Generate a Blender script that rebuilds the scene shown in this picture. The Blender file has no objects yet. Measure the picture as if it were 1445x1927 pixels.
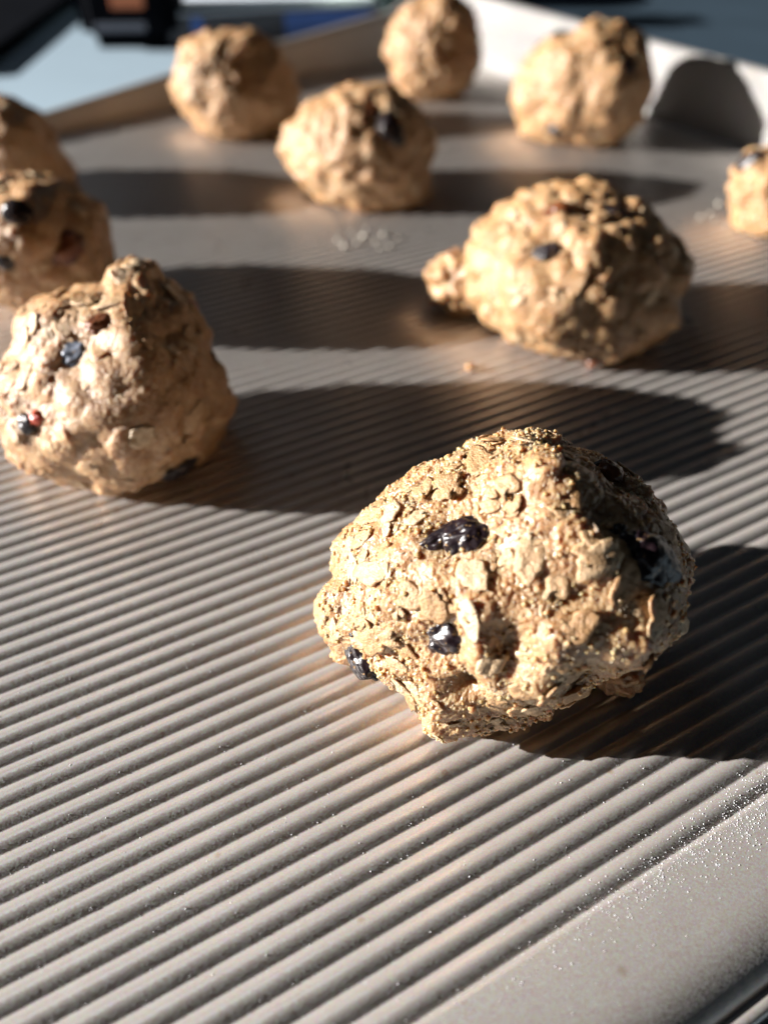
import bpy, bmesh, math, random
import numpy as np
from mathutils import Vector, Matrix

# ------------------------------------------------------------------ camera, world, lamps, exposure
SC = bpy.context.scene
COL = SC.collection
W, HH, FPX, HOR, CH = 1445.0, 1927.0, 1500.0, -375.0, 0.10
PITCH = math.atan((HH / 2 - HOR) / FPX)
CAM = np.array([0.0, 0.0, CH])
R_ = np.array([1.0, 0, 0])
F_ = np.array([0, math.cos(PITCH), -math.sin(PITCH)])
U_ = np.array([0, math.sin(PITCH), math.cos(PITCH)])

cd = bpy.data.cameras.new('camera')
cam = bpy.data.objects.new('camera', cd)
COL.objects.link(cam)
cam.location = CAM
cam.rotation_euler = (math.pi / 2 - PITCH, 0, 0)
cd.sensor_fit = 'VERTICAL'
cd.sensor_height = 36.0
cd.lens = FPX / HH * 36.0
cd.clip_start = 0.002
cd.clip_end = 50
cd.dof.use_dof = True
cd.dof.focus_distance = 0.107
cd.dof.aperture_fstop = cd.lens / 2.9          # a 2.9 mm wide opening
cd.dof.aperture_blades = 6
cd.dof.aperture_rotation = math.radians(15)
SC.camera = cam

world = bpy.data.worlds.new('World')
SC.world = world
world.use_nodes = True
bg = world.node_tree.nodes['Background']
bg.inputs['Color'].default_value = (0.62, 0.72, 0.9, 1)
bg.inputs['Strength'].default_value = 0.010

SUN_EL, SUN_AZ = math.radians(17.3), math.atan2(0.07, 1.0)      # light travels towards +x, a little towards +y
TRAVEL = Vector((math.cos(SUN_EL) * math.cos(SUN_AZ), math.cos(SUN_EL) * math.sin(SUN_AZ), -math.sin(SUN_EL)))
ld = bpy.data.lights.new('sunlight_lamp', 'SPOT')
ld.energy = 19500
ld.color = (1.0, 0.965, 0.93)
ld.shadow_soft_size = 0.04
ld.spot_size = math.radians(16)
ld.spot_blend = 0.1
lamp = bpy.data.objects.new('sunlight_lamp', ld)
COL.objects.link(lamp)
lamp.location = Vector((0.0, 0.30, 0.0)) - TRAVEL * 9.0
lamp.rotation_euler = TRAVEL.to_track_quat('-Z', 'Y').to_euler()

wd = bpy.data.lights.new('window_light', 'AREA')
wd.shape = 'RECTANGLE'
wd.size, wd.size_y = 0.9, 0.8
wd.energy = 1.7
wd.color = (0.72, 0.86, 1.0)
win = bpy.data.objects.new('window_light', wd)
COL.objects.link(win)
win.location = (-0.75, 0.95, 1.5)
win.rotation_euler = (Vector((0, 0.2, 0)) - Vector(win.location)).to_track_quat('-Z', 'Y').to_euler()

vs = SC.view_settings
vs.view_transform = 'Standard'
vs.look = 'None'
vs.exposure = 0.0
vs.gamma = 1.0
SC.cycles.use_denoising = True
SC.cycles.max_bounces = 8
SC.cycles.diffuse_bounces = 5
SC.cycles.glossy_bounces = 4
SC.cycles.sample_clamp_indirect = 6.0

RNG = np.random.default_rng(7)
random.seed(7)


# ------------------------------------------------------------------ helpers
def ray(x, y):
    d = R_ * (x - W / 2) + U_ * (HH / 2 - y) + F_ * FPX
    return d / np.linalg.norm(d)


def ground(x, y, z=0.0):
    d = ray(x, y)
    return CAM + d * ((z - CH) / d[2])


def project(P):
    Q = P - CAM
    dz = Q @ F_
    return np.stack([W / 2 + (Q @ R_) / dz * FPX, HH / 2 - (Q @ U_) / dz * FPX], -1), dz


def mesh_object(name, verts, faces, mat, parent=None, smooth=True):
    me = bpy.data.meshes.new(name)
    verts = np.asarray(verts, dtype=np.float32)
    if isinstance(faces, np.ndarray):
        k = faces.shape[1]
        me.vertices.add(len(verts))
        me.vertices.foreach_set('co', verts.ravel())
        me.loops.add(faces.size)
        me.loops.foreach_set('vertex_index', faces.astype(np.int32).ravel())
        me.polygons.add(len(faces))
        me.polygons.foreach_set('loop_start', np.arange(0, faces.size, k, dtype=np.int32))
        me.update(calc_edges=True)
        me.validate()
    else:
        me.from_pydata([tuple(map(float, v)) for v in verts], [], faces)
        me.update()
    if smooth:
        me.polygons.foreach_set('use_smooth', np.ones(len(me.polygons), dtype=bool))
    if mat:
        me.materials.append(mat)
    o = bpy.data.objects.new(name, me)
    COL.objects.link(o)
    if parent:
        o.parent = parent
    return o


def tag(o, label=None, cat=None, group=None, kind=None):
    if label: o['label'] = label
    if cat: o['category'] = cat
    if group: o['group'] = group
    if kind: o['kind'] = kind
    return o


def empty(name, loc):
    o = bpy.data.objects.new(name, None)
    o.empty_display_size = 0.01
    COL.objects.link(o)
    o.location = loc
    bpy.context.view_layer.update()
    return o


def adopt(child, root):
    """parent a mesh given in world coordinates to an Empty that is only translated"""
    child.parent = root
    child.matrix_parent_inverse = Matrix.Translation(-Vector(root.location))
    return child


def _hash(ix, iy, iz, seed):
    h = (ix * 73856093) ^ (iy * 19349663) ^ (iz * 83492791) ^ (seed * 2654435761 & 0x7fffffff)
    h = (h ^ (h >> 13)) * 1274126177 & 0x7fffffff
    h = h ^ (h >> 16)
    return h


def perlin(P, scale, seed=0):
    Q = P / scale + 37.13
    i = np.floor(Q).astype(np.int64)
    f = Q - i
    u = f * f * f * (f * (f * 6 - 15) + 10)
    out = np.zeros(len(P))
    for dx in (0, 1):
        for dy in (0, 1):
            for dz in (0, 1):
                h = _hash(i[:, 0] + dx, i[:, 1] + dy, i[:, 2] + dz, seed)
                gx = (h & 255) / 127.5 - 1
                gy = ((h >> 8) & 255) / 127.5 - 1
                gz = ((h >> 16) & 255) / 127.5 - 1
                dot = gx * (f[:, 0] - dx) + gy * (f[:, 1] - dy) + gz * (f[:, 2] - dz)
                wgt = (u[:, 0] if dx else 1 - u[:, 0]) * (u[:, 1] if dy else 1 - u[:, 1]) * (u[:, 2] if dz else 1 - u[:, 2])
                out += wgt * dot
    return out


def worley(P, scale, seed=0):
    Q = P / scale + 11.7
    i = np.floor(Q).astype(np.int64)
    f = Q - i
    best = np.full(len(P), 9.0)
    for dx in (-1, 0, 1):
        for dy in (-1, 0, 1):
            for dz in (-1, 0, 1):
                h = _hash(i[:, 0] + dx, i[:, 1] + dy, i[:, 2] + dz, seed + 91)
                px = dx + (h & 255) / 255 - f[:, 0]
                py = dy + ((h >> 8) & 255) / 255 - f[:, 1]
                pz = dz + ((h >> 16) & 255) / 255 - f[:, 2]
                best = np.minimum(best, px * px + py * py + pz * pz)
    return np.sqrt(best)


def smoothstep(a, b, x):
    t = np.clip((x - a) / (b - a), 0, 1)
    return t * t * (3 - 2 * t)


# ------------------------------------------------------------------ materials
class NT:
    def __init__(self, name):
        self.m = bpy.data.materials.new(name)
        self.m.use_nodes = True
        self.n = self.m.node_tree.nodes
        self.l = self.m.node_tree.links
        self.b = self.n['Principled BSDF']

    def node(self, t, **kw):
        nd = self.n.new(t)
        for k, v in kw.items():
            if hasattr(nd, k): setattr(nd, k, v)
            else: nd.inputs[k.replace('_', ' ')].default_value = v
        return nd

    def link(self, a, b): self.l.new(a, b)

    def ramp(self, fac, stops, interp='LINEAR'):
        r = self.n.new('ShaderNodeValToRGB')
        r.color_ramp.interpolation = interp
        while len(r.color_ramp.elements) < len(stops): r.color_ramp.elements.new(0.5)
        for e, (p, c) in zip(r.color_ramp.elements, stops):
            e.position = p
            e.color = c if len(c) == 4 else (*c, 1)
        self.link(fac, r.inputs['Fac'])
        return r.outputs['Color']

    def noise(self, vec, scale, detail=3, rough=0.55, dist=0.0):
        nd = self.node('ShaderNodeTexNoise', Scale=scale, Detail=detail, Roughness=rough, Distortion=dist)
        self.link(vec, nd.inputs['Vector'])
        return nd.outputs['Fac']

    def mix(self, fac, a, b, mode='MIX'):
        nd = self.n.new('ShaderNodeMix')
        nd.data_type = 'RGBA'
        nd.blend_type = mode
        for sock, v in ((nd.inputs[0], fac), (nd.inputs[6], a), (nd.inputs[7], b)):
            if hasattr(v, 'links'): self.link(v, sock)
            elif isinstance(v, (int, float)): sock.default_value = v
            else: sock.default_value = (*v, 1)
        return nd.outputs[2]

    def bump(self, height, dist, strength=1.0, normal=None):
        nd = self.node('ShaderNodeBump', Strength=strength, Distance=dist)
        self.link(height, nd.inputs['Height'])
        if normal: self.link(normal, nd.inputs['Normal'])
        return nd.outputs['Normal']

    def set(self, **kw):
        for k, v in kw.items():
            s = self.b.inputs[k.replace('_', ' ')]
            if hasattr(v, 'links'): self.link(v, s)
            elif isinstance(v, tuple) and len(v) == 3 and s.type == 'RGBA': s.default_value = (*v, 1)
            else: s.default_value = v


def mat_dough(name, coat, coat_rough):
    t = NT(name)
    co = t.node('ShaderNodeNewGeometry').outputs['Position']
    big = t.noise(co, 260, 3)
    mid = t.noise(co, 900, 4, 0.6)
    fine = t.noise(co, 3600, 2, 0.6)
    c = t.ramp(big, [(0.3, (0.235, 0.112, 0.038)), (0.5, (0.325, 0.180, 0.073)), (0.7, (0.45, 0.305, 0.158))])
    c2 = t.ramp(mid, [(0.32, (0.175, 0.076, 0.023)), (0.52, (0.30, 0.160, 0.066)), (0.72, (0.50, 0.365, 0.21))])
    c = t.mix(0.55, c, c2)
    # cinnamon flecks
    vo = t.node('ShaderNodeTexVoronoi', Scale=1500.0)
    t.link(co, vo.inputs['Vector'])
    fl = t.ramp(vo.outputs['Distance'], [(0.12, (1, 1, 1)), (0.2, (0, 0, 0))])
    sel = t.node('ShaderNodeSeparateColor')
    t.link(vo.outputs['Color'], sel.inputs[0])
    pick = t.node('ShaderNodeMath', operation='GREATER_THAN')
    t.link(sel.outputs[0], pick.inputs[0]); pick.inputs[1].default_value = 0.86
    mul = t.node('ShaderNodeMath', operation='MULTIPLY')
    t.link(fl, mul.inputs[0]); t.link(pick.outputs[0], mul.inputs[1])
    c = t.mix(mul.outputs[0], c, (0.14, 0.045, 0.018))
    wet = t.noise(co, 420, 2)
    rough = t.node('ShaderNodeMapRange')
    t.link(wet, rough.inputs[0])
    rough.inputs[1].default_value, rough.inputs[2].default_value = 0.35, 0.65
    rough.inputs[3].default_value, rough.inputs[4].default_value = 0.42, 0.65
    gr = t.node('ShaderNodeTexVoronoi', Scale=2300.0)
    t.link(co, gr.inputs['Vector'])
    n1 = t.bump(mid, 0.0006, 0.6)
    n2 = t.bump(fine, 0.00016, 0.6, n1)
    n3 = t.bump(gr.outputs['Distance'], 0.00018, 0.45, n2)
    t.set(Base_Color=c, Roughness=rough.outputs[0], Normal=n3, Subsurface_Weight=0.7, Subsurface_Scale=0.0032)
    t.b.inputs['Subsurface Radius'].default_value = (1.0, 0.5, 0.22)
    t.set(Coat_Weight=coat, Coat_Roughness=coat_rough)
    t.link(n1, t.b.inputs['Coat Normal'])
    t.b.inputs['Specular IOR Level'].default_value = 0.5
    return t.m


def mat_oat():
    t = NT('rolled_oat')
    co = t.node('ShaderNodeNewGeometry').outputs['Position']
    info = t.node('ShaderNodeObjectInfo')
    base = t.ramp(info.outputs['Random'], [(0.0, (0.32, 0.185, 0.085)), (0.5, (0.42, 0.274, 0.148)), (1.0, (0.56, 0.435, 0.285))])
    n = t.noise(co, 1100, 4, 0.6)
    sm = t.ramp(n, [(0.42, (1, 1, 1)), (0.62, (0, 0, 0))])
    c = t.mix(sm, base, (0.25, 0.12, 0.04))
    c = t.mix(0.4, base, c)
    n1 = t.bump(n, 0.0005, 0.9)
    n2 = t.bump(t.noise(co, 3600, 2), 0.00022, 0.8, n1)
    t.set(Base_Color=c, Roughness=0.42, Normal=n2, Subsurface_Weight=0.2, Subsurface_Scale=0.0012)
    t.b.inputs['Subsurface Radius'].default_value = (1.0, 0.6, 0.3)
    return t.m


def mat_fruit(name, a, b):
    t = NT(name)
    co = t.node('ShaderNodeNewGeometry').outputs['Position']
    n = t.noise(co, 500, 3)
    c = t.ramp(n, [(0.35, a), (0.7, b)])
    dust = t.ramp(t.noise(co, 1500, 4, 0.65), [(0.60, (0, 0, 0)), (0.70, (1, 1, 1))])
    c = t.mix(dust, c, (0.30, 0.18, 0.08))
    rg = t.node('ShaderNodeMapRange')
    t.link(n, rg.inputs[0])
    rg.inputs[3].default_value, rg.inputs[4].default_value = 0.2, 0.4
    t.set(Base_Color=c, Roughness=rg.outputs[0], Normal=t.bump(t.noise(co, 700, 2), 0.0004, 0.5))
    return t.m


def mat_sugar(name, col):
    t = NT(name)
    t.set(Base_Color=col, Roughness=0.08, Transmission_Weight=0.3, IOR=1.5)
    return t.m


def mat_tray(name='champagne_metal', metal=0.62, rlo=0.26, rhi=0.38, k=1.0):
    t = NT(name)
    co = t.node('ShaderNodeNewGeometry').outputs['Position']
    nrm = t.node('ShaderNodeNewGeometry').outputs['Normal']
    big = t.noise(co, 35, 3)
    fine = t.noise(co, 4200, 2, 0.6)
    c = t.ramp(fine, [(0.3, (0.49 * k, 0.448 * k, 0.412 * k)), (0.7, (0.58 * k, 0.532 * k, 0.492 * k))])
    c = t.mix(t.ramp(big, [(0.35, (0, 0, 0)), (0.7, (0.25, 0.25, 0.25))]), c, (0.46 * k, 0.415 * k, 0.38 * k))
    # small baked-on brown specks
    vo = t.node('ShaderNodeTexVoronoi', Scale=160.0)
    t.link(co, vo.inputs['Vector'])
    near = t.ramp(vo.outputs['Distance'], [(0.05, (1, 1, 1)), (0.11, (0, 0, 0))])
    c = t.mix(t.mix(0.45, (0, 0, 0), near), c, (0.30, 0.15, 0.05))
    # metal flake in the coating: each tiny cell leans its own way
    fk = t.node('ShaderNodeTexVoronoi', Scale=6500.0)
    t.link(co, fk.inputs['Vector'])
    c = t.mix(0.12, c, fk.outputs['Color'])
    sub = t.node('ShaderNodeVectorMath', operation='SUBTRACT')
    t.link(fk.outputs['Color'], sub.inputs[0]); sub.inputs[1].default_value = (0.5, 0.5, 0.5)
    sc = t.node('ShaderNodeVectorMath', operation='SCALE')
    t.link(sub.outputs[0], sc.inputs[0]); sc.inputs['Scale'].default_value = 0.12
    add = t.node('ShaderNodeVectorMath', operation='ADD')
    t.link(nrm, add.inputs[0]); t.link(sc.outputs[0], add.inputs[1])
    nz = t.node('ShaderNodeVectorMath', operation='NORMALIZE')
    t.link(add.outputs[0], nz.inputs[0])
    nb = t.bump(fine, 0.00003, 0.15, nz.outputs[0])
    smear = t.node('ShaderNodeMapRange')
    t.link(t.noise(co, 70, 4, 0.6, 0.6), smear.inputs[0])
    smear.inputs[1].default_value, smear.inputs[2].default_value = 0.3, 0.7
    smear.inputs[3].default_value, smear.inputs[4].default_value = rlo, rhi
    t.set(Base_Color=c, Metallic=metal, Roughness=smear.outputs[0], Normal=nb)
    return t.m


def mat_plain(name, col, rough=0.5, metal=0.0, var=0.12, scale=60.0, bumpd=0.0003):
    t = NT(name)
    co = t.node('ShaderNodeNewGeometry').outputs['Position']
    n = t.noise(co, scale, 4)
    c = t.ramp(n, [(0.3, tuple(x * (1 - var) for x in col)), (0.7, tuple(min(1, x * (1 + var)) for x in col))])
    t.set(Base_Color=c, Roughness=rough, Metallic=metal, Normal=t.bump(t.noise(co, scale * 8, 3), bumpd, 0.3))
    return t.m


M_DOUGH, M_OAT, M_SUGAR, M_TRAY = mat_dough('oat_dough', 0.6, 0.09), mat_oat(), mat_sugar('sugar_crystal', (0.50, 0.42, 0.32)), mat_tray()
M_SUGAR_W = mat_sugar('white_sugar_crystal', (0.78, 0.80, 0.84))
M_DOUGH_FAR = mat_dough('oat_dough_dull', 0.25, 0.28)
M_WALL_DIMMED = mat_tray('champagne_metal_glare_dimmed', 0.3, 0.6, 0.75, 0.21)  # tray metal with colour darkened against the sun's glare on the right wall
M_WALL_LIFTED = mat_tray('champagne_metal_shade_lifted', 0.3, 0.5, 0.65, 0.55)  # same metal with colour kept lighter because the far wall stands in shade
M_BLUE = mat_fruit('dark_berry_skin', (0.005, 0.003, 0.0045), (0.011, 0.0045, 0.006))
M_RAISIN = mat_fruit('raisin_skin', (0.05, 0.014, 0.006), (0.16, 0.05, 0.015))
M_BLOOM = mat_fruit('frosted_berry_skin', (0.06, 0.07, 0.09), (0.17, 0.19, 0.235))
M_RED = mat_fruit('red_berry_skin', (0.22, 0.02, 0.012), (0.38, 0.06, 0.02))
M_COUNTER = mat_plain('pale_counter', (0.29, 0.375, 0.44), 0.35, 0, 0.05, 9)
M_BLACK = mat_plain('black_plastic', (0.003, 0.0035, 0.005), 0.75, 0, 0.2, 40)
M_BLACK.node_tree.nodes['Principled BSDF'].inputs['IOR'].default_value = 1.08
M_SLATE = mat_plain('dark_slate_glass', (0.035, 0.055, 0.075), 0.35, 0, 0.15, 12)

# ------------------------------------------------------------------ counter top
Z_C = -0.006
cv = [(-1.3, -0.3, Z_C), (1.3, -0.3, Z_C), (1.3, 1.6, Z_C), (-1.3, 1.6, Z_C)]
cv += [(x, y, Z_C - 0.03) for x, y, z in cv]
cf = [(0, 1, 2, 3), (7, 6, 5, 4), (0, 4, 5, 1), (1, 5, 6, 2), (2, 6, 7, 3), (3, 7, 4, 0)]
tag(mesh_object('countertop', cv, cf, M_COUNTER, smooth=False), kind='structure')

# ------------------------------------------------------------------ baking tray
RIB = np.array([0.8718, 0.4899])                      # along the ribs
NRM = np.array([-0.4899, 0.8718])                     # across the ribs, away from the camera
PITCH_RIB, AMP = 0.00322, 0.00070
T_RIB0 = 0.0229                                       # the last groove before the flat border


def st(s, t): return RIB * s + NRM * t


tray = empty('baking_tray', (0.02, 0.22, Z_C))
tag(tray, 'large champagne coloured metal baking tray with ribbed floor under the dough balls', 'baking tray')

T_NEAR, S_LEFT = 0.0140, -0.037
FAR = [(95, 222, .006), (320, 150, .010), (540, 85, .014), (740, 28, .020)]
far_rim = [np.append(ground(x, y, h)[:2], h) for x, y, h in FAR]
d0 = far_rim[0][:2] - far_rim[1][:2]
far_rim = [np.append(far_rim[0][:2] + d0 * 3.2, 0.003)] + far_rim + [np.array([0.026, 0.482, 0.029])]
fa, fb = far_rim[1][:2], far_rim[5][:2]
RW0, RW1 = np.array([0.027, 0.480]), np.array([0.275, 0.144])


def rib_profile(ph):
    """rounded ribs that meet in sharp grooves; 0 on the crest, -AMP in the groove"""
    return AMP * (np.sqrt(np.sin(math.pi * ph) ** 2 + 0.0008) - 1.0004)


def clip_row(t):
    """range of s inside the tray floor for the row at t"""
    lo, hi = S_LEFT, 1.0
    p, d = st(0, t), RIB
    for a, b, sgn in ((fa, fb, -1), (RW0, RW1, -1)):
        e = b - a
        a = a + np.array([-e[1], e[0]]) / np.linalg.norm(e) * (0.010 if b is fb else 0.0)
        nx = np.array([-e[1], e[0]]) * sgn / np.linalg.norm(e)        # inward normal
        den, num = d @ nx, (a - p) @ nx
        if den > 0: lo = max(lo, num / den)
        else: hi = min(hi, num / den)
    return lo, hi


def build_floor():
    ts = [T_NEAR, 0.015, 0.016, 0.017, 0.018, 0.019, 0.020, 0.0213, 0.0218, 0.0221, 0.0223, 0.0225, 0.0227]
    n_per = 20
    t = T_RIB0
    while t < 0.45:
        ts.append(t); t += PITCH_RIB / n_per
    rows, M = [], 64
    u = np.linspace(0, 1, M)
    for t in ts:
        lo, hi = clip_row(t)
        if hi - lo < 0.004: break
        L = hi - lo
        e = np.concatenate([np.linspace(0, 0.014, 20), np.linspace(0.014, L - 0.014, M - 40 + 2)[1:-1], np.linspace(L - 0.014, L, 20)]) if L > 0.04 else u * L
        xy = st(0, t)[None] + RIB[None] * (lo + e)[:, None]
        ph = (t - T_RIB0) / PITCH_RIB
        prof = rib_profile(ph) if t > T_RIB0 else -AMP * smoothstep(T_RIB0 - 0.0011, T_RIB0, t) ** 1.6
        # ribs die out towards the walls
        dist = np.minimum(e, L - e)
        ends = smoothstep(0.0065, 0.0105, dist)
        far_fade = smoothstep(0.006, 0.012, np.abs((xy - fa) @ (np.array([-(fb - fa)[1], (fb - fa)[0]]) / np.linalg.norm(fb - fa))))
        z = prof * ends * far_fade
        qq = min(1.0, max(0.0, (0.0219 - t) / (0.0219 - T_NEAR)))
        z = z + 0.0013 * qq * (1 - 0.4 * qq)
        rows.append(np.c_[xy, z])
    V = np.concatenate(rows)
    n = len(rows)
    i = np.arange(n - 1)[:, None] * M + np.arange(M - 1)[None]
    F = np.stack([i, i + 1, i + 1 + M, i + M], -1).reshape(-1, 4)
    return V, F


V, F = build_floor()
adopt(mesh_object('ribbed_floor', V, F, M_TRAY), tray)


def wall(name, pts, out_fn, lean, roll=0.0022, mat=None):
    """a pressed wall: fillet at the foot, leaning face, rolled rim; pts are rim points (x, y, h)"""
    rows = []
    dens = []
    for a, b in zip(pts[:-1], pts[1:]):
        k = max(2, int(np.linalg.norm(b[:2] - a[:2]) / 0.006))
        for q in range(k): dens.append(a + (b - a) * q / k)
    dens.append(pts[-1])
    for p in dens:
        o, h = out_fn, p[2]
        prof = [(0, 0), (lean * .22, h * .03), (lean * .42, h * .12), (lean * .58, h * .27), (lean * .78, h * .6), (lean, h * .97)]
        for k in range(1, 10):
            a = math.pi - k * math.pi * 1.45 / 9
            prof.append((lean + roll * (1 + math.cos(a)), h * .97 + roll * math.sin(a)))
        prof += [(lean + roll * 0.9, h * 0.97 - roll * 1.2)]
        rows.append([[p[0] + o[0] * (q - lean), p[1] + o[1] * (q - lean), z] for q, z in prof])
    A = np.array(rows)
    n, m = A.shape[:2]
    i = np.arange(n - 1)[:, None] * m + np.arange(m - 1)[None]
    Fc = np.stack([i, i + m, i + m + 1, i + 1], -1).reshape(-1, 4)
    return adopt(mesh_object(name, A.reshape(-1, 3), Fc, mat or M_WALL_DIMMED), tray)


e = (fb - fa) / np.linalg.norm(fb - fa)
wall('side_wall', far_rim, np.array([-e[1], e[0]]), 0.003, mat=M_WALL_LIFTED)
e = (RW1 - RW0) / np.linalg.norm(RW1 - RW0)
o = np.array([-e[1], e[0]])
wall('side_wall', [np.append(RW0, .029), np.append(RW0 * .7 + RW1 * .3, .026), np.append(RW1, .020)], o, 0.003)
rows = []
for q in np.linspace(S_LEFT, 0.36, 60):
    prof = [(T_NEAR, .00078), (.0128, .00079), (.0115, .00066), (.0102, .0003), (.0089, -.0003), (.0077, -.0011), (.0068, -.0020), (.0063, -.0028)]
    for k in range(1, 10):                                # rolled bead along the edge
        a = -k * math.pi * 1.5 / 9
        prof.append((.0053 + .0010 * math.cos(a), -.0033 + .0010 * math.sin(a) * -1 - 0.0))
    rows.append([np.append(st(q, a), b) for a, b in prof])
A = np.array(rows)
n, m = A.shape[:2]
i = np.arange(n - 1)[:, None] * m + np.arange(m - 1)[None]
adopt(mesh_object('turned_edge', A.reshape(-1, 3), np.stack([i, i + m, i + m + 1, i + 1], -1).reshape(-1, 4), M_TRAY), tray)
left = [np.append(st(S_LEFT - 0.006, t), 0.003) for t in (T_NEAR - .004, 0.1, 0.2, 0.36)]
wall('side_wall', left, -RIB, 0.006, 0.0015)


# ------------------------------------------------------------------ dough balls
def cube_sphere(N):
    g = np.tan(np.linspace(-math.pi / 4, math.pi / 4, N + 1))
    a, b = np.meshgrid(g, g, indexing='ij')
    one = np.ones_like(a)
    faces_p = [(one, a, b), (-one, b, a), (b, one, a), (a, -one, b), (a, b, one), (b, a, -one)]
    P = np.concatenate([np.stack(f, -1).reshape(-1, 3) for f in faces_p])
    i = np.arange(N)[:, None] * (N + 1) + np.arange(N)[None]
    q = np.stack([i, i + N + 1, i + N + 2, i + 1], -1).reshape(-1, 4)
    F = np.concatenate([q + k * (N + 1) ** 2 for k in range(6)])
    key = np.round(P * 1e6).astype(np.int64)
    _, first, inv = np.unique(key, axis=0, return_index=True, return_inverse=True)
    inv = inv.reshape(-1)
    P = P[first]
    return P / np.linalg.norm(P, axis=1, keepdims=True), inv[F]


def oat_mesh(seed):
    """one rolled oat: an oval flake with a crease, ragged edge and slight curl"""
    r = np.random.default_rng(seed)
    n, rings = 16, 3
    a, b, th = 0.0029 * r.uniform(.85, 1.15), 0.0019 * r.uniform(.8, 1.15), 0.00032
    curl = r.uniform(-40, 60)
    ph = np.linspace(0, 2 * math.pi, n, endpoint=False)
    edge = 1 + 0.12 * np.sin(ph * 2 + r.uniform(0, 6)) + 0.10 * r.standard_normal(n)
    cut = r.uniform(0.05, 0.5) * a if seed % 2 else 9.0           # every other flake is a broken one
    tooth = 0.14 * a * r.standard_normal(n)
    V = []
    for side in (1, -1):
        for k in range(rings):
            q = (1.0, 0.82, 0.42)[k] if side == 1 else (0.96, 0.75, 0.3)[k]
            x = np.minimum(a * q * edge * np.cos(ph), cut * q + tooth * q); y = b * q * edge * np.sin(ph)
            z = side * th * (0.25, 0.9, 1.1)[k] - side * 0.00022 * np.exp(-(y / 0.00035) ** 2) * (k > 0) + curl * x * x + 30 * y * y
            V.append(np.c_[x, y, z])
    V.append([[0, 0, th * .9]]); V.append([[0, 0, -th]])
    V = np.concatenate(V)
    Fc = []
    for s, base in ((0, 0), (1, rings * n)):
        for k in range(rings - 1):
            for j in range(n):
                p = [base + k * n + j, base + k * n + (j + 1) % n, base + (k + 1) * n + (j + 1) % n, base + (k + 1) * n + j]
                Fc.append(p if s == 0 else p[::-1])
        c = 2 * rings * n + s
        for j in range(n):
            p = [base + (rings - 1) * n + j, base + (rings - 1) * n + (j + 1) % n, c]
            Fc.append(p if s == 0 else p[::-1])
    for j in range(n):
        Fc.append([j, rings * n + j, rings * n + (j + 1) % n, (j + 1) % n])
    me = bpy.data.meshes.new('oat_flake')
    me.from_pydata([tuple(map(float, v)) for v in V], [], Fc)
    me.update()
    me.polygons.foreach_set('use_smooth', np.ones(len(me.polygons), dtype=bool))
    me.materials.append(M_OAT)
    return me


OATS = [oat_mesh(100 + k) for k in range(14)]
SPH_BERRY = cube_sphere(24)


def berry(name, center, normal, tang, rx, ry, rz, mat, root, seed):
    P, Fc = SPH_BERRY
    w = 0.30 * perlin(P, 0.9, seed + 9) + 0.16 * perlin(P, 0.55, seed) + 0.10 * perlin(P, 0.25, seed + 3) - 0.24 * np.abs(perlin(P, 0.5, seed + 5)) - 0.05 * np.abs(perlin(P, 0.22, seed + 6))
    P = P * (1 + w)[:, None] * np.array([rx, ry, rz])
    n = normal / np.linalg.norm(normal)
    tx = tang - n * (tang @ n); tx /= np.linalg.norm(tx)
    ty = np.cross(n, tx)
    Q = center + P[:, :1] * tx + P[:, 1:2] * ty + P[:, 2:] * n
    return adopt(mesh_object(name, Q, Fc, mat), root)


def star_table(poly, cx, cy):
    p = np.array(poly, float) - (cx, cy)
    pts = []
    for a, b in zip(p, np.roll(p, -1, 0)):
        pts.append(a + (b - a) * np.linspace(0, 1, 40)[:-1, None])
    pts = np.concatenate(pts)
    ang = np.arctan2(-pts[:, 1], pts[:, 0])
    rad = np.hypot(*pts.T)
    o = np.argsort(ang)
    ang, rad = ang[o], rad[o]
    th = np.linspace(-math.pi, math.pi, 721)
    r = np.interp(th, np.r_[ang - 2 * math.pi, ang, ang + 2 * math.pi], np.r_[rad, rad, rad])
    k = np.exp(-np.linspace(-2, 2, 9) ** 2); k /= k.sum()
    r[:-1] = np.convolve(np.r_[r[-9:-1], r[:-1], r[:8]], k, 'same')[8:-8]
    r[-1] = r[0]
    return th, r


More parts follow.
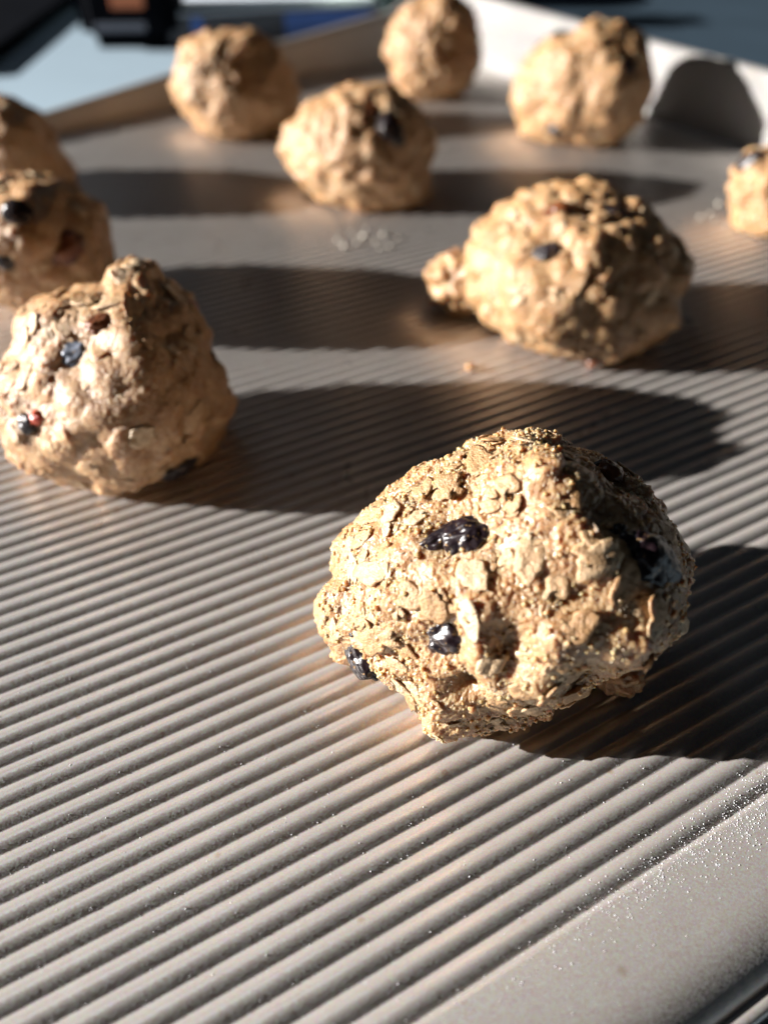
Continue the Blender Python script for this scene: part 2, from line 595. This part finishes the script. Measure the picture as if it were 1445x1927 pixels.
def dough_ball(label, poly, cx, cy, base_px, N, seed, bumps=(), berries=(), n_oats=40, sugar=700, depth=0.92, yc=None, contact=0.0012, grain=1.0, plates=60, amp=1.25, oat_at=()):
    th, rt = star_table(poly, cx, cy)
    w = -ray(cx, cy)                                     # towards the camera
    u = R_ - w * (R_ @ w); u /= np.linalg.norm(u)
    v = np.cross(w, u)
    pix = 1.0 / (FPX * math.sqrt(1 + ((cx - W / 2) / FPX) ** 2 + ((cy - HH / 2) / FPX) ** 2)) * 0.975
    cosw = (-w) @ F_
    pix = cosw / FPX * 0.975 * 1.0
    D, Fc = cube_sphere(N)
    lat = np.hypot(D[:, 0], D[:, 1])
    r = np.interp(np.arctan2(D[:, 1], D[:, 0]), th, rt) * pix
    rw = depth * rt.mean() * pix
    # the silhouette's lowest point rests on the tray
    rb = np.interp(math.atan2(-(base_px[1] - cy), base_px[0] - cx), th, rt) * pix
    ab = math.atan2(-(base_px[1] - cy), base_px[0] - cx)
    off = u * rb * math.cos(ab) + v * rb * math.sin(ab)
    T = (contact - CH) / ((-w)[2] + off[2])
    if yc: T = yc / (-w)[1]
    C = CAM - w * T
    print('BALL', seed, 'default yc', round(float((CAM - w * ((contact - CH) / ((-w)[2] + off[2])))[1]), 4), 'yc', round(float(C[1]), 4), 'z', round(float(C[2]), 4), 'r', round(float(rt.mean() * pix * T), 4))
    # smooth form
    keep = smoothstep(0, 1, np.clip(np.abs(D[:, 2]), 0, 1))
    rr = r * (1 - 0.5 * keep) + rt.mean() * pix * 0.5 * keep
    loc = np.c_[D[:, 0] * rr, D[:, 1] * rr, D[:, 2] * rw] * T
    P = C + loc[:, :1] * u + loc[:, 1:2] * v + loc[:, 2:] * w
    size = rt.mean() * pix * T
    nrm = P - C
    nrm /= np.linalg.norm(nrm, axis=1, keepdims=True)
    front = (D[:, 2] > -0.1)
    px, dz = project(P)

    def pick(x, y):
        d = np.hypot(px[:, 0] - x, px[:, 1] - y) + np.where(front, 0, 1e5)
        return int(np.argmin(d))

    S0 = P.copy()
    P0 = P.copy()
    k = size / 0.024                                      # feature scale, the hero is about 24 mm in radius
    so = seed * 13
    lump = 0.0030 * k * perlin(P0 + .1 * seed, 0.013 * k, so)
    bil = np.abs(perlin(P0, 0.0075, so + 1))
    lump += 0.0024 * amp * (bil - 0.22)
    wl = worley(P0, 0.0048, so + 2)
    lump += 0.0011 * amp * (0.55 - wl)
    P = P + nrm * lump[:, None]
    # bulges added for shade, and bumps and hollows seen in the photograph
    for (bx, by, br, amp) in bumps:
        i = pick(bx, by)
        rad = br * dz[i] / FPX
        d2 = ((S0 - S0[i]) ** 2).sum(1) / rad ** 2
        P = P + nrm * (amp * np.exp(-d2))[:, None]
    # buried oat flakes raise oval plateaus
    r2 = np.random.default_rng(seed)
    for q in range(plates):
        i = r2.integers(len(P))
        n = nrm[i]
        tx = np.cross(n, r2.standard_normal(3)); tx /= np.linalg.norm(tx)
        ty = np.cross(n, tx)
        sel = np.nonzero(((S0 - S0[i]) ** 2).sum(1) < 0.0042 ** 2)[0]
        dd = S0[sel] - S0[i]
        e = np.sqrt((dd @ tx / 0.0034) ** 2 + (dd @ ty / 0.0020) ** 2)
        tilt = r2.uniform(-.10, .10)
        P[sel] += n * ((smoothstep(1.05, 0.8, e) * (r2.uniform(.0002, .0006) + tilt * (dd @ tx)))[:, None])
    # crumbly grain
    det = 0.0006 * amp * perlin(P0, 0.0021, so + 4) + 0.0003 * np.abs(perlin(P0, 0.0011, so + 5)) * 1.4
    if N > 150:
        det += (0.10 + 0.9 * smoothstep(-0.25, 0.2, perlin(P0, 0.005, so + 11))) * 0.00045 * (0.6 - worley(P0, 0.00062, so + 6)) + 0.00016 * perlin(P0, 0.0009, so + 7)
        rag = smoothstep(0.05, 0.45, perlin(P0, 0.004, so + 8))
        det += rag * 0.00045 * np.clip(perlin(P0, 0.0008, so + 9), 0, 1)
    else:
        det *= 1.5 if N < 110 else 1.1
    P = P + nrm * (det * grain)[:, None]
    P = P + 0.0009 * amp * np.stack([perlin(P0, 0.003, so + 20 + a) for a in range(3)], -1)
    # the base is flattened on the tray
    z = P[:, 2]
    low = z < 0.0006
    P[low, 2] = 0.0006 - 0.0008 * (1 - np.exp(-(0.0006 - z[low]) / 0.002))
    root = empty('cookie_dough_ball', (float(C[0]), float(C[1]), 0.0))
    tag(root, label, 'cookie dough', 'cookie dough balls on the tray')
    ob = mesh_object('dough', P, Fc, M_DOUGH if N > 200 else M_DOUGH_FAR)
    adopt(ob, root)
    me = ob.data
    nn = np.empty(len(me.vertices) * 3, dtype=np.float32)
    me.vertices.foreach_get('normal', nn)
    nn = nn.reshape(-1, 3)
    # fruit
    taken = []
    px, dz = project(P)
    front = ((CAM - P) * nn).sum(1) > 0
    for j, (bx, by, rx, ry, rz, ang, mat, name, sink) in enumerate(berries):
        i = pick(bx, by)
        s = dz[i] / FPX
        t = u * math.cos(ang) + v * math.sin(ang)
        c = P[i] - nrm[i] * rz * s * sink
        berry(name, c, nrm[i], t, rx * s, ry * s, rz * s, mat, root, seed * 7 + j)
        taken.append((P[i], max(rx, ry) * s))
    # oat flakes lying on and in the surface
    cand = np.nonzero((P[:, 2] > 0.003))[0]
    vis = cand[((CAM - P[cand]) * nrm[cand]).sum(1) > -0.004]
    placed = 0
    tries = 0
    sm = nrm
    while placed < n_oats and tries < n_oats * 6:
        tries += 1
        spot = oat_at[placed] if placed < len(oat_at) else None
        i = pick(*spot) if spot else int(r2.choice(vis))
        if not spot and any(np.linalg.norm(P[i] - c) < rr_ * 1.05 for c, rr_ in taken): continue
        nb = np.nonzero(((P - P[i]) ** 2).sum(1) < 0.0024 ** 2)[0]
        n = nn[nb].mean(0); n /= np.linalg.norm(n)
        n = n + r2.standard_normal(3) * 0.12
        n /= np.linalg.norm(n)
        tx = np.cross(n, r2.standard_normal(3)); tx /= np.linalg.norm(tx)
        ty = np.cross(n, tx)
        o = bpy.data.objects.new('oat_flake', OATS[int(r2.integers(len(OATS)))])
        COL.objects.link(o)
        sc = r2.uniform(0.85, 1.0) if spot else r2.uniform(0.55, 1.0) if r2.random() < .6 else r2.uniform(0.28, 0.5)
        Mx = Matrix(((tx[0], ty[0], n[0], 0), (tx[1], ty[1], n[1], 0), (tx[2], ty[2], n[2], 0), (0, 0, 0, 1)))
        pos = P[nb].mean(0) + n * (0.00035 if spot else 0) + n * r2.uniform(-0.00025, 0.00030)
        o.matrix_world = Matrix.Translation(Vector(pos)) @ Mx @ Matrix.Scale(sc, 4)
        adopt(o, root)
        placed += 1
    # sugar crystals
    if sugar:
        dens = 0.25 + smoothstep(-0.15, 0.35, perlin(P, 0.006, so + 30))
        ids = vis[r2.random(len(vis)) < 1.0]
        pr = dens[ids]; pr /= pr.sum()
        ids = r2.choice(ids, sugar, p=pr)
        adopt(grains('sugar_grain', P[ids], nn[ids], 0.00005, 0.00012, M_SUGAR, r2), root)['kind'] = 'stuff'
        if sugar > 3000:
            ids = r2.choice(ids, 1300, replace=False)
            adopt(grains('loose_crumb', P[ids], nn[ids], 0.00010, 0.00042, M_DOUGH, r2), root)['kind'] = 'stuff'
    return root, P, nrm


def grains(name, P, Nn, lo, hi, mat, r2):
    """tiny tilted blocks, one mesh"""
    base = np.array([(-1, -1, -1), (1, -1, -1), (1, 1, -1), (-1, 1, -1), (-1, -1, 1), (1, -1, 1), (1, 1, 1), (-1, 1, 1)], float)
    bf = np.array([(0, 3, 2, 1), (4, 5, 6, 7), (0, 1, 5, 4), (1, 2, 6, 5), (2, 3, 7, 6), (3, 0, 4, 7)])
    n = len(P)
    q = r2.standard_normal((n, 4)); q /= np.linalg.norm(q, axis=1, keepdims=True)
    a, b, c, d = q.T
    Rm = np.stack([np.stack([1 - 2 * (c * c + d * d), 2 * (b * c - a * d), 2 * (b * d + a * c)], -1),
                   np.stack([2 * (b * c + a * d), 1 - 2 * (b * b + d * d), 2 * (c * d - a * b)], -1),
                   np.stack([2 * (b * d - a * c), 2 * (c * d + a * b), 1 - 2 * (b * b + c * c)], -1)], -2)
    s = (lo + (hi - lo) * r2.beta(1.2, 2.6, (n, 1))) * r2.uniform(0.7, 1.2, (n, 3))
    V = base[None] * s[:, None, :]
    V = np.einsum('nij,nkj->nki', Rm, V) + (P + Nn * s.mean(1, keepdims=True) * 0.4)[:, None, :]
    Fc = (bf[None] + np.arange(n)[:, None, None] * 8).reshape(-1, 4)
    return mesh_object(name, V.reshape(-1, 3), Fc, mat, smooth=False)


B, RS, RD = M_BLUE, M_RAISIN, M_RED
hero_poly = [(597, 1150), (600, 1105), (625, 1060), (640, 1015), (680, 985), (700, 950), (745, 905), (800, 870), (860, 845), (905, 835), (960, 822), (1005, 815), (1060, 835), (1110, 838), (1160, 865), (1205, 900), (1235, 950), (1250, 985), (1275, 1010), (1280, 1050), (1265, 1100), (1240, 1140), (1225, 1180), (1195, 1220), (1150, 1250), (1110, 1275), (1090, 1305), (1045, 1325), (1030, 1348), (950, 1360), (870, 1368), (800, 1378), (785, 1345), (770, 1300), (720, 1278), (690, 1258), (640, 1240), (618, 1212), (600, 1190)]
dough_ball('foremost dough ball in sharp focus with dark berries and pale oats',
           hero_poly, 940, 1090, (900, 1368), 290, 1, yc=.079, amp=1.0,
           bumps=[(1140, 1090, 165, .0036), (1060, 930, 100, .0028), (1110, 1210, 75, .0028), (1175, 1150, 85, .0024), (800, 1000, 120, -.0012), (870, 1005, 55, -.0010), (1230, 1060, 60, -.0008), (835, 1195, 45, -.0010), (660, 1230, 45, -.0006), (1020, 1165, 60, .0018), (1010, 1210, 40, .0012), (960, 1215, 40, -.002),
                  (870, 1300, 32, -.0035), (1000, 1270, 45, .002), (990, 920, 60, .0015), (1090, 1060, 50, .0018), (820, 1110, 55, .0014), (900, 1150, 45, .0018),
                  (1110, 1000, 55, -.0012), (1160, 920, 40, -.0016), (1090, 1255, 40, -.003), (900, 1225, 30, .0016), (730, 1150, 50, .0012)],
           berries=[(876, 1008, 60, 40, 34, .25, B, 'dried_berry', .5), (818, 1018, 50, 22, 20, .35, B, 'dried_berry', .42), (1232, 1062, 64, 78, 44, 1.0, B, 'dried_berry', .36),
                    (836, 1198, 50, 62, 36, 1.2, B, 'dried_berry', .42), (668, 1236, 58, 30, 30, -.4, B, 'dried_berry', .45), (662, 1193, 7, 6, 6, 0, B, 'dried_berry', 0),
                    (1152, 888, 26, 30, 20, .9, RS, 'raisin', .2), (1135, 878, 20, 16, 14, .3, B, 'dried_berry', .3), (1168, 1000, 26, 18, 14, .4, B, 'dried_berry', .6)],
           n_oats=215, oat_at=[(890, 1085), (820, 1140), (1048, 1108), (765, 1120), (730, 965), (1000, 1050), (925, 1240), (1115, 1010), (700, 1080), (960, 920), (1090, 1180), (860, 920)], sugar=5000, plates=150, depth=.95)
dough_ball('dough ball at left with knobbly top, second nearest the camera',
           [(10, 760), (15, 700), (45, 640), (60, 600), (110, 560), (160, 545), (205, 540), (218, 505), (255, 482), (300, 495), (325, 530), (365, 550), (385, 600), (400, 650), (420, 700), (440, 750), (430, 800), (405, 840), (395, 880), (330, 888), (280, 905), (230, 942), (170, 942), (110, 920), (50, 890), (20, 830)],
           225, 720, (200, 942), 120, 2, yc=.133, amp=1.0,
           bumps=[(150, 650, 50, -.0006), (265, 770, 100, .0045), (200, 860, 80, .002), (250, 660, 60, .002), (270, 530, 40, -.001), (70, 790, 35, -.0004), (200, 600, 50, .001)],
           berries=[(150, 655, 48, 42, 27, .4, M_BLOOM, 'dried_berry', .66), (66, 788, 26, 18, 16, .2, RD, 'dried_cranberry', .2), (50, 800, 26, 22, 18, .2, B, 'dried_berry', .3), (360, 578, 16, 24, 14, 0, RD, 'dried_cranberry', .2),
                    (340, 885, 40, 22, 18, 0, B, 'dried_berry', .3), (420, 752, 22, 26, 16, 0, B, 'dried_berry', .4), (190, 605, 30, 18, 14, .3, RS, 'raisin', .4)],
           n_oats=90, sugar=1800, plates=80)
r3, P3, n3 = dough_ball('dough ball right of centre with a small lump stuck to its left side',
           [(872, 560), (868, 510), (880, 460), (920, 400), (960, 370), (1000, 350), (1060, 345), (1130, 350), (1190, 380), (1220, 410), (1250, 440), (1275, 490), (1285, 520), (1272, 560), (1270, 610), (1230, 650), (1180, 690), (1130, 692), (1060, 668), (980, 645), (930, 615), (895, 588)],
           1080, 530, (1140, 692), 120, 3, yc=.183,
           bumps=[(1030, 480, 40, -.002), (1030, 590, 100, .0038), (1120, 390, 110, -.0035), (960, 430, 60, -.001)],
           berries=[(1025, 478, 34, 24, 18, .2, B, 'dried_berry', .35), (1160, 395, 24, 18, 14, 0, B, 'dried_berry', .4), (1125, 680, 24, 20, 16, 0, RS, 'raisin', .4), (1050, 390, 30, 20, 14, .2, RS, 'raisin', .5)],
           n_oats=70, sugar=1200, plates=40)
dough_ball('dark dough ball in shade, cut by the left edge, nearer of the pair there',
           [(-70, 470), (-55, 400), (0, 345), (60, 330), (110, 335), (160, 360), (195, 390), (207, 440), (207, 500), (200, 540), (150, 572), (100, 592), (50, 596), (0, 578), (-45, 545)],
           85, 460, (70, 594), 80, 4, yc=.194, depth=1.35, bumps=[(5, 450, 80, .006)], berries=[(125, 470, 40, 30, 20, .6, RS, 'raisin', .4), (30, 400, 30, 30, 18, 0, B, 'dried_berry', .4), (10, 490, 22, 18, 14, 0, B, 'dried_berry', .4)], n_oats=30, plates=40)  # bulge at the left invented to put the visible side in shade
dough_ball('dough ball cut by the left edge, farther of the pair there',
           [(-85, 290), (-60, 225), (0, 190), (50, 198), (82, 215), (105, 265), (128, 310), (135, 340), (120, 385), (60, 402), (-30, 392), (-70, 350)],
           28, 290, (30, 400), 70, 5, yc=.276, depth=1.25, bumps=[(0, 280, 70, .005)], n_oats=30, plates=40)  # added bulge, shaped so that the side in view falls dark
dough_ball('dough ball in the middle of the tray, between three others behind and one before',
           [(527, 285), (540, 240), (580, 205), (640, 175), (700, 168), (750, 180), (790, 210), (815, 240), (822, 280), (812, 340), (805, 390), (760, 405), (710, 412), (650, 400), (600, 378), (560, 342), (535, 318)],
           680, 290, (700, 411), 80, 6, yc=.275, berries=[(740, 240, 30, 34, 16, .3, B, 'dried_berry', .4), (700, 205, 26, 16, 12, .3, RS, 'raisin', .4)], bumps=[(720, 225, 45, -.002)], n_oats=40, plates=50)
dough_ball('dough ball at the back left, in front of the pale counter',
           [(317, 165), (335, 120), (360, 85), (400, 68), (440, 75), (490, 65), (510, 80), (540, 110), (560, 160), (562, 210), (530, 245), (480, 258), (420, 262), (375, 245), (345, 210)],
           440, 165, (430, 262), 70, 7, yc=.345, bumps=[(440, 110, 30, -.001), (480, 130, 40, -.003)], n_oats=30, plates=40)
dough_ball('farthest dough ball, touching the top edge of the photo',
           [(720, 90), (735, 50), (770, 20), (810, 2), (850, -4), (890, 30), (905, 70), (905, 110), (890, 150), (860, 175), (800, 190), (760, 175), (740, 140)],
           812, 95, (805, 190), 70, 8, yc=.398, n_oats=28, plates=40)
dough_ball('dough ball at the back right with its shadow on the bright tray wall',
           [(957, 190), (970, 150), (985, 110), (1020, 80), (1060, 78), (1100, 52), (1150, 55), (1190, 80), (1215, 120), (1228, 170), (1215, 220), (1180, 255), (1130, 279), (1070, 272), (1020, 262), (985, 250)],
           1095, 165, (1110, 278), 70, 9, yc=.338, berries=[(1180, 125, 26, 18, 14, 0, B, 'dried_berry', .3), (1040, 245, 26, 16, 12, 0, B, 'dried_berry', .4)], bumps=[(1100, 150, 40, -.002), (1150, 200, 40, .0015)], n_oats=30, plates=40)
dough_ball('dough ball cut by the right edge of the photo',
           [(1375, 330), (1390, 297), (1430, 280), (1480, 262), (1530, 300), (1550, 360), (1530, 420), (1480, 452), (1430, 455), (1395, 440), (1383, 390)],
           1460, 360, (1440, 455), 70, 10, yc=.247, berries=[(1410, 300, 30, 20, 14, 0, B, 'dried_berry', .2)], n_oats=28, plates=40)


M_PALE = mat_plain('pale_crumb', (0.36, 0.33, 0.28), .4, 0, .2, 900)


def crumb(x, y, rad, label, seed, z=0.0, parent=None, name='dough_crumb', N=12, squash=.7, mat=None):
    P, Fc = cube_sphere(N)
    c = ground(x, y, z + rad * squash * .8)
    P = P * (1 + .45 * perlin(P, .7, seed) + .25 * perlin(P, .3, seed + 1))[:, None] * rad * np.array([1, 1, squash])
    if parent: return adopt(mesh_object(name, P + c, Fc, M_DOUGH), parent)
    o = mesh_object(name, P, Fc, mat or M_DOUGH)
    o.location = c
    tag(o, label, 'crumb')
    return o


crumb(858, 532, .0074, None, 31, 0.002, r3, 'dough_lump', 40, 1.05)
crumb(885, 690, .0011, 'small pale crumb lying on the lit ribs left of the lumpy dough ball', 32)
crumb(1168, 1268, .0034, 'crumb hanging at the lower right of the foremost dough ball', 34, 0.0012, None, 'dough_crumb', 34, 1.0)
for k, (x, y, r) in enumerate([(636, 450, .0006), (648, 462, .0007), (662, 437, .0004), (671, 456, .0005), (684, 444, .0008), (689, 431, .0004), (706, 452, .0005), (722, 441, .0007), (733, 462, .0005), (748, 447, .0004), (715, 466, .0004)]):
    o = crumb(x, y, r, 'little crumb in the scatter of crumbs below the middle dough ball', 40 + k, squash=.9, mat=M_PALE)
    o['group'] = 'crumbs scattered below the middle dough ball'
for k, (x, y, r) in enumerate([(1318, 408, .0006), (1335, 402, .0005), (1352, 383, .0007), (1345, 412, .0004), (1366, 424, .0005)]):
    o = crumb(x, y, r, 'tiny crumb on the tray beside the dough ball at the right edge', 60 + k, squash=.9, mat=M_PALE)
    o['group'] = 'crumbs by the right edge dough ball'


# ------------------------------------------------------------------ loose sugar on the tray
def tray_z(x, y):
    t = np.c_[x, y] @ NRM
    q = np.clip((0.0219 - t) / (0.0219 - T_NEAR), 0, 1)
    return np.where(t > T_RIB0, rib_profile((t - T_RIB0) / PITCH_RIB), 0.0013 * q * (1 - 0.4 * q) - AMP * smoothstep(T_RIB0 - 0.0011, T_RIB0, t) ** 1.6)


g = []
for _ in range(1100):                                    # heap at the edge of the border
    s = 0.010 + abs(RNG.normal(0, 1)) * 0.0 + RNG.beta(3.4, 1.0) * 0.066
    t = T_RIB0 - 0.0012 + RNG.normal(0, 0.0016) * (0.5 + s * 12)
    g.append(st(s, max(T_NEAR + .001, t)))
for _ in range(500):                                    # in the grooves
    s, kk = RNG.uniform(-0.03, 0.09), RNG.integers(0, 14)
    g.append(st(s, T_RIB0 + kk * PITCH_RIB + RNG.normal(0, 0.0004)))
for _ in range(900):
    g.append(st(RNG.uniform(-0.03, 0.10), RNG.uniform(T_NEAR, 0.09)))
g = np.array(g)
G3 = np.c_[g, tray_z(g[:, 0], g[:, 1])]
tag(grains('spilled_sugar', G3, np.tile([0, 0, 1.0], (len(g), 1)), 0.00002, 0.00007, M_SUGAR_W, RNG), 'loose sugar grains spilled along the ribs and near border of the tray', 'sugar', kind='stuff')


# ------------------------------------------------------------------ things behind the tray
def box_mesh(cx, cy, z0, sx, sy, sz, rot, bev=0.002):
    bm = bmesh.new()
    bmesh.ops.create_cube(bm, size=1.0)
    bmesh.ops.scale(bm, vec=(sx, sy, sz), verts=bm.verts)
    bmesh.ops.bevel(bm, geom=bm.edges[:], offset=bev, segments=3, affect='EDGES')
    bmesh.ops.rotate(bm, matrix=Matrix.Rotation(rot, 3, 'Z'), verts=bm.verts)
    bmesh.ops.translate(bm, vec=(cx, cy, z0 + sz / 2), verts=bm.verts)
    return bm


def bm_obj(name, bm, mat, root=None):
    me = bpy.data.meshes.new(name)
    bm.to_mesh(me); bm.free()
    me.materials.append(mat)
    o = bpy.data.objects.new(name, me)
    COL.objects.link(o)
    if root: adopt(o, root)
    return o


M_ORANGE = mat_plain('orange_print', (0.42, 0.13, 0.05), .5)
M_GREYP = mat_plain('grey_print', (0.10, 0.11, 0.14), .5)
M_BLUEP = mat_plain('blue_print', (0.05, 0.16, 0.55), .4)
M_WHITE = mat_plain('white_card', (0.66, 0.72, 0.80), .5)
M_MINT = mat_plain('mint_glaze', (0.62, 0.76, 0.66), .25)
M_DGREY = mat_plain('dark_grey_card', (0.06, 0.065, 0.08), .5)

# black jar with orange print
a, b = ground(152, 97, Z_C), ground(335, 97, Z_C)
cx, cy = (a + b)[:2] / 2
wj = np.linalg.norm((b - a)[:2])
jar = tag(empty('jar', (cx, cy + wj * .4, Z_C)), 'black square jar with orange print standing on the pale counter', 'jar')
bm_obj('body', box_mesh(cx, cy + wj * .42, Z_C + .0005, wj, wj * .84, .085, math.radians(4), .008), M_BLACK, jar)
bm_obj('lid', box_mesh(cx, cy + wj * .42, Z_C + .0865, wj * .8, wj * .66, .018, math.radians(4), .006), M_BLACK, jar)
fy = cy - 0.0006
bm_obj('orange_print', box_mesh(cx + .004, fy, Z_C + .021, wj * .32, .0012, .008, math.radians(4), .0003), M_ORANGE, jar)
bm_obj('grey_print', box_mesh(cx - .002, fy, Z_C + .010, wj * .5, .0012, .004, math.radians(4), .0003), M_GREYP, jar)

# flat card box: grey front with blue panels, white top
a, b = ground(322, 90, Z_C), ground(720, 66, Z_C)
e = (b - a)[:2]; Lb = np.linalg.norm(e); rot = math.atan2(e[1], e[0]); e /= Lb
nb = np.array([-e[1], e[0]])
mid = (a + b)[:2] / 2 + nb * .03
bx = tag(empty('flat_box', (mid[0], mid[1], Z_C)), 'flat box with grey and blue side and white top behind the tray', 'box')
bm_obj('body', box_mesh(mid[0], mid[1], Z_C + .0005, Lb, .06, .0145, rot, .001), M_DGREY, bx)
bm_obj('top_panel', box_mesh(mid[0], mid[1], Z_C + .0155, Lb, .06, .0012, rot, .0004), M_WHITE, bx)
for q, ww in ((.13, .045), (.74, .42)):
    c = a[:2] + e * Lb * q - nb * .0006
    bm_obj('blue_panel', box_mesh(c[0], c[1], Z_C + .0012, Lb * ww, .001, .0132, rot, .0002), M_BLUEP, bx)

# pale bowl
c = ground(715, 34, Z_C)


def lathe(prof, n=48):
    V, Fc = [], []
    for r, z in prof:
        for k in range(n):
            V.append((r * math.cos(2 * math.pi * k / n), r * math.sin(2 * math.pi * k / n), z))
    for i in range(len(prof) - 1):
        for k in range(n):
            Fc.append((i * n + k, i * n + (k + 1) % n, (i + 1) * n + (k + 1) % n, (i + 1) * n + k))
    return V, Fc


Vb, Fb = lathe([(.0001, .004), (.014, .004), (.016, 0), (.018, 0), (.019, .005), (.030, .014), (.040, .03), (.045, .045), (.0455, .047), (.044, .047), (.038, .031), (.028, .016), (.015, .008), (.0001, .007)])
bo = mesh_object('bowl', Vb, Fb, M_MINT)
bo.location = (c[0] + .002, c[1] + .028, Z_C + .0005)
tag(bo, 'pale mint bowl standing behind the tray at the top edge', 'bowl')

# black board at the top left
a, b = ground(-40, 146, Z_C), ground(95, 43, Z_C)
e = (b - a)[:2]; Lb = np.linalg.norm(e) * 1.6; rot = math.atan2(e[1], e[0]); e /= np.linalg.norm(e)
nb = np.array([-e[1], e[0]])
mid = a[:2] + e * Lb * .5 + nb * .12
tag(bm_obj('board', box_mesh(mid[0], mid[1], Z_C + .0005, Lb, .24, .006, rot, .0015), M_BLACK), 'black flat board on the counter in the top left corner', 'board')

# dark glass cooktop at the top right
a, b = ground(905, 30, Z_C), ground(1500, 175, Z_C)
e = (b - a)[:2]; Lb = np.linalg.norm(e) * 2.2; rot = math.atan2(e[1], e[0]); e /= np.linalg.norm(e)
nb = np.array([-e[1], e[0]])
mid = (a + b)[:2] / 2 + nb * .2
tag(bm_obj('cooktop', box_mesh(mid[0], mid[1], Z_C + .0005, Lb, .40, .005, rot, .0015), M_SLATE), 'dark slate glass cooktop beyond the right wall of the tray', 'cooktop')
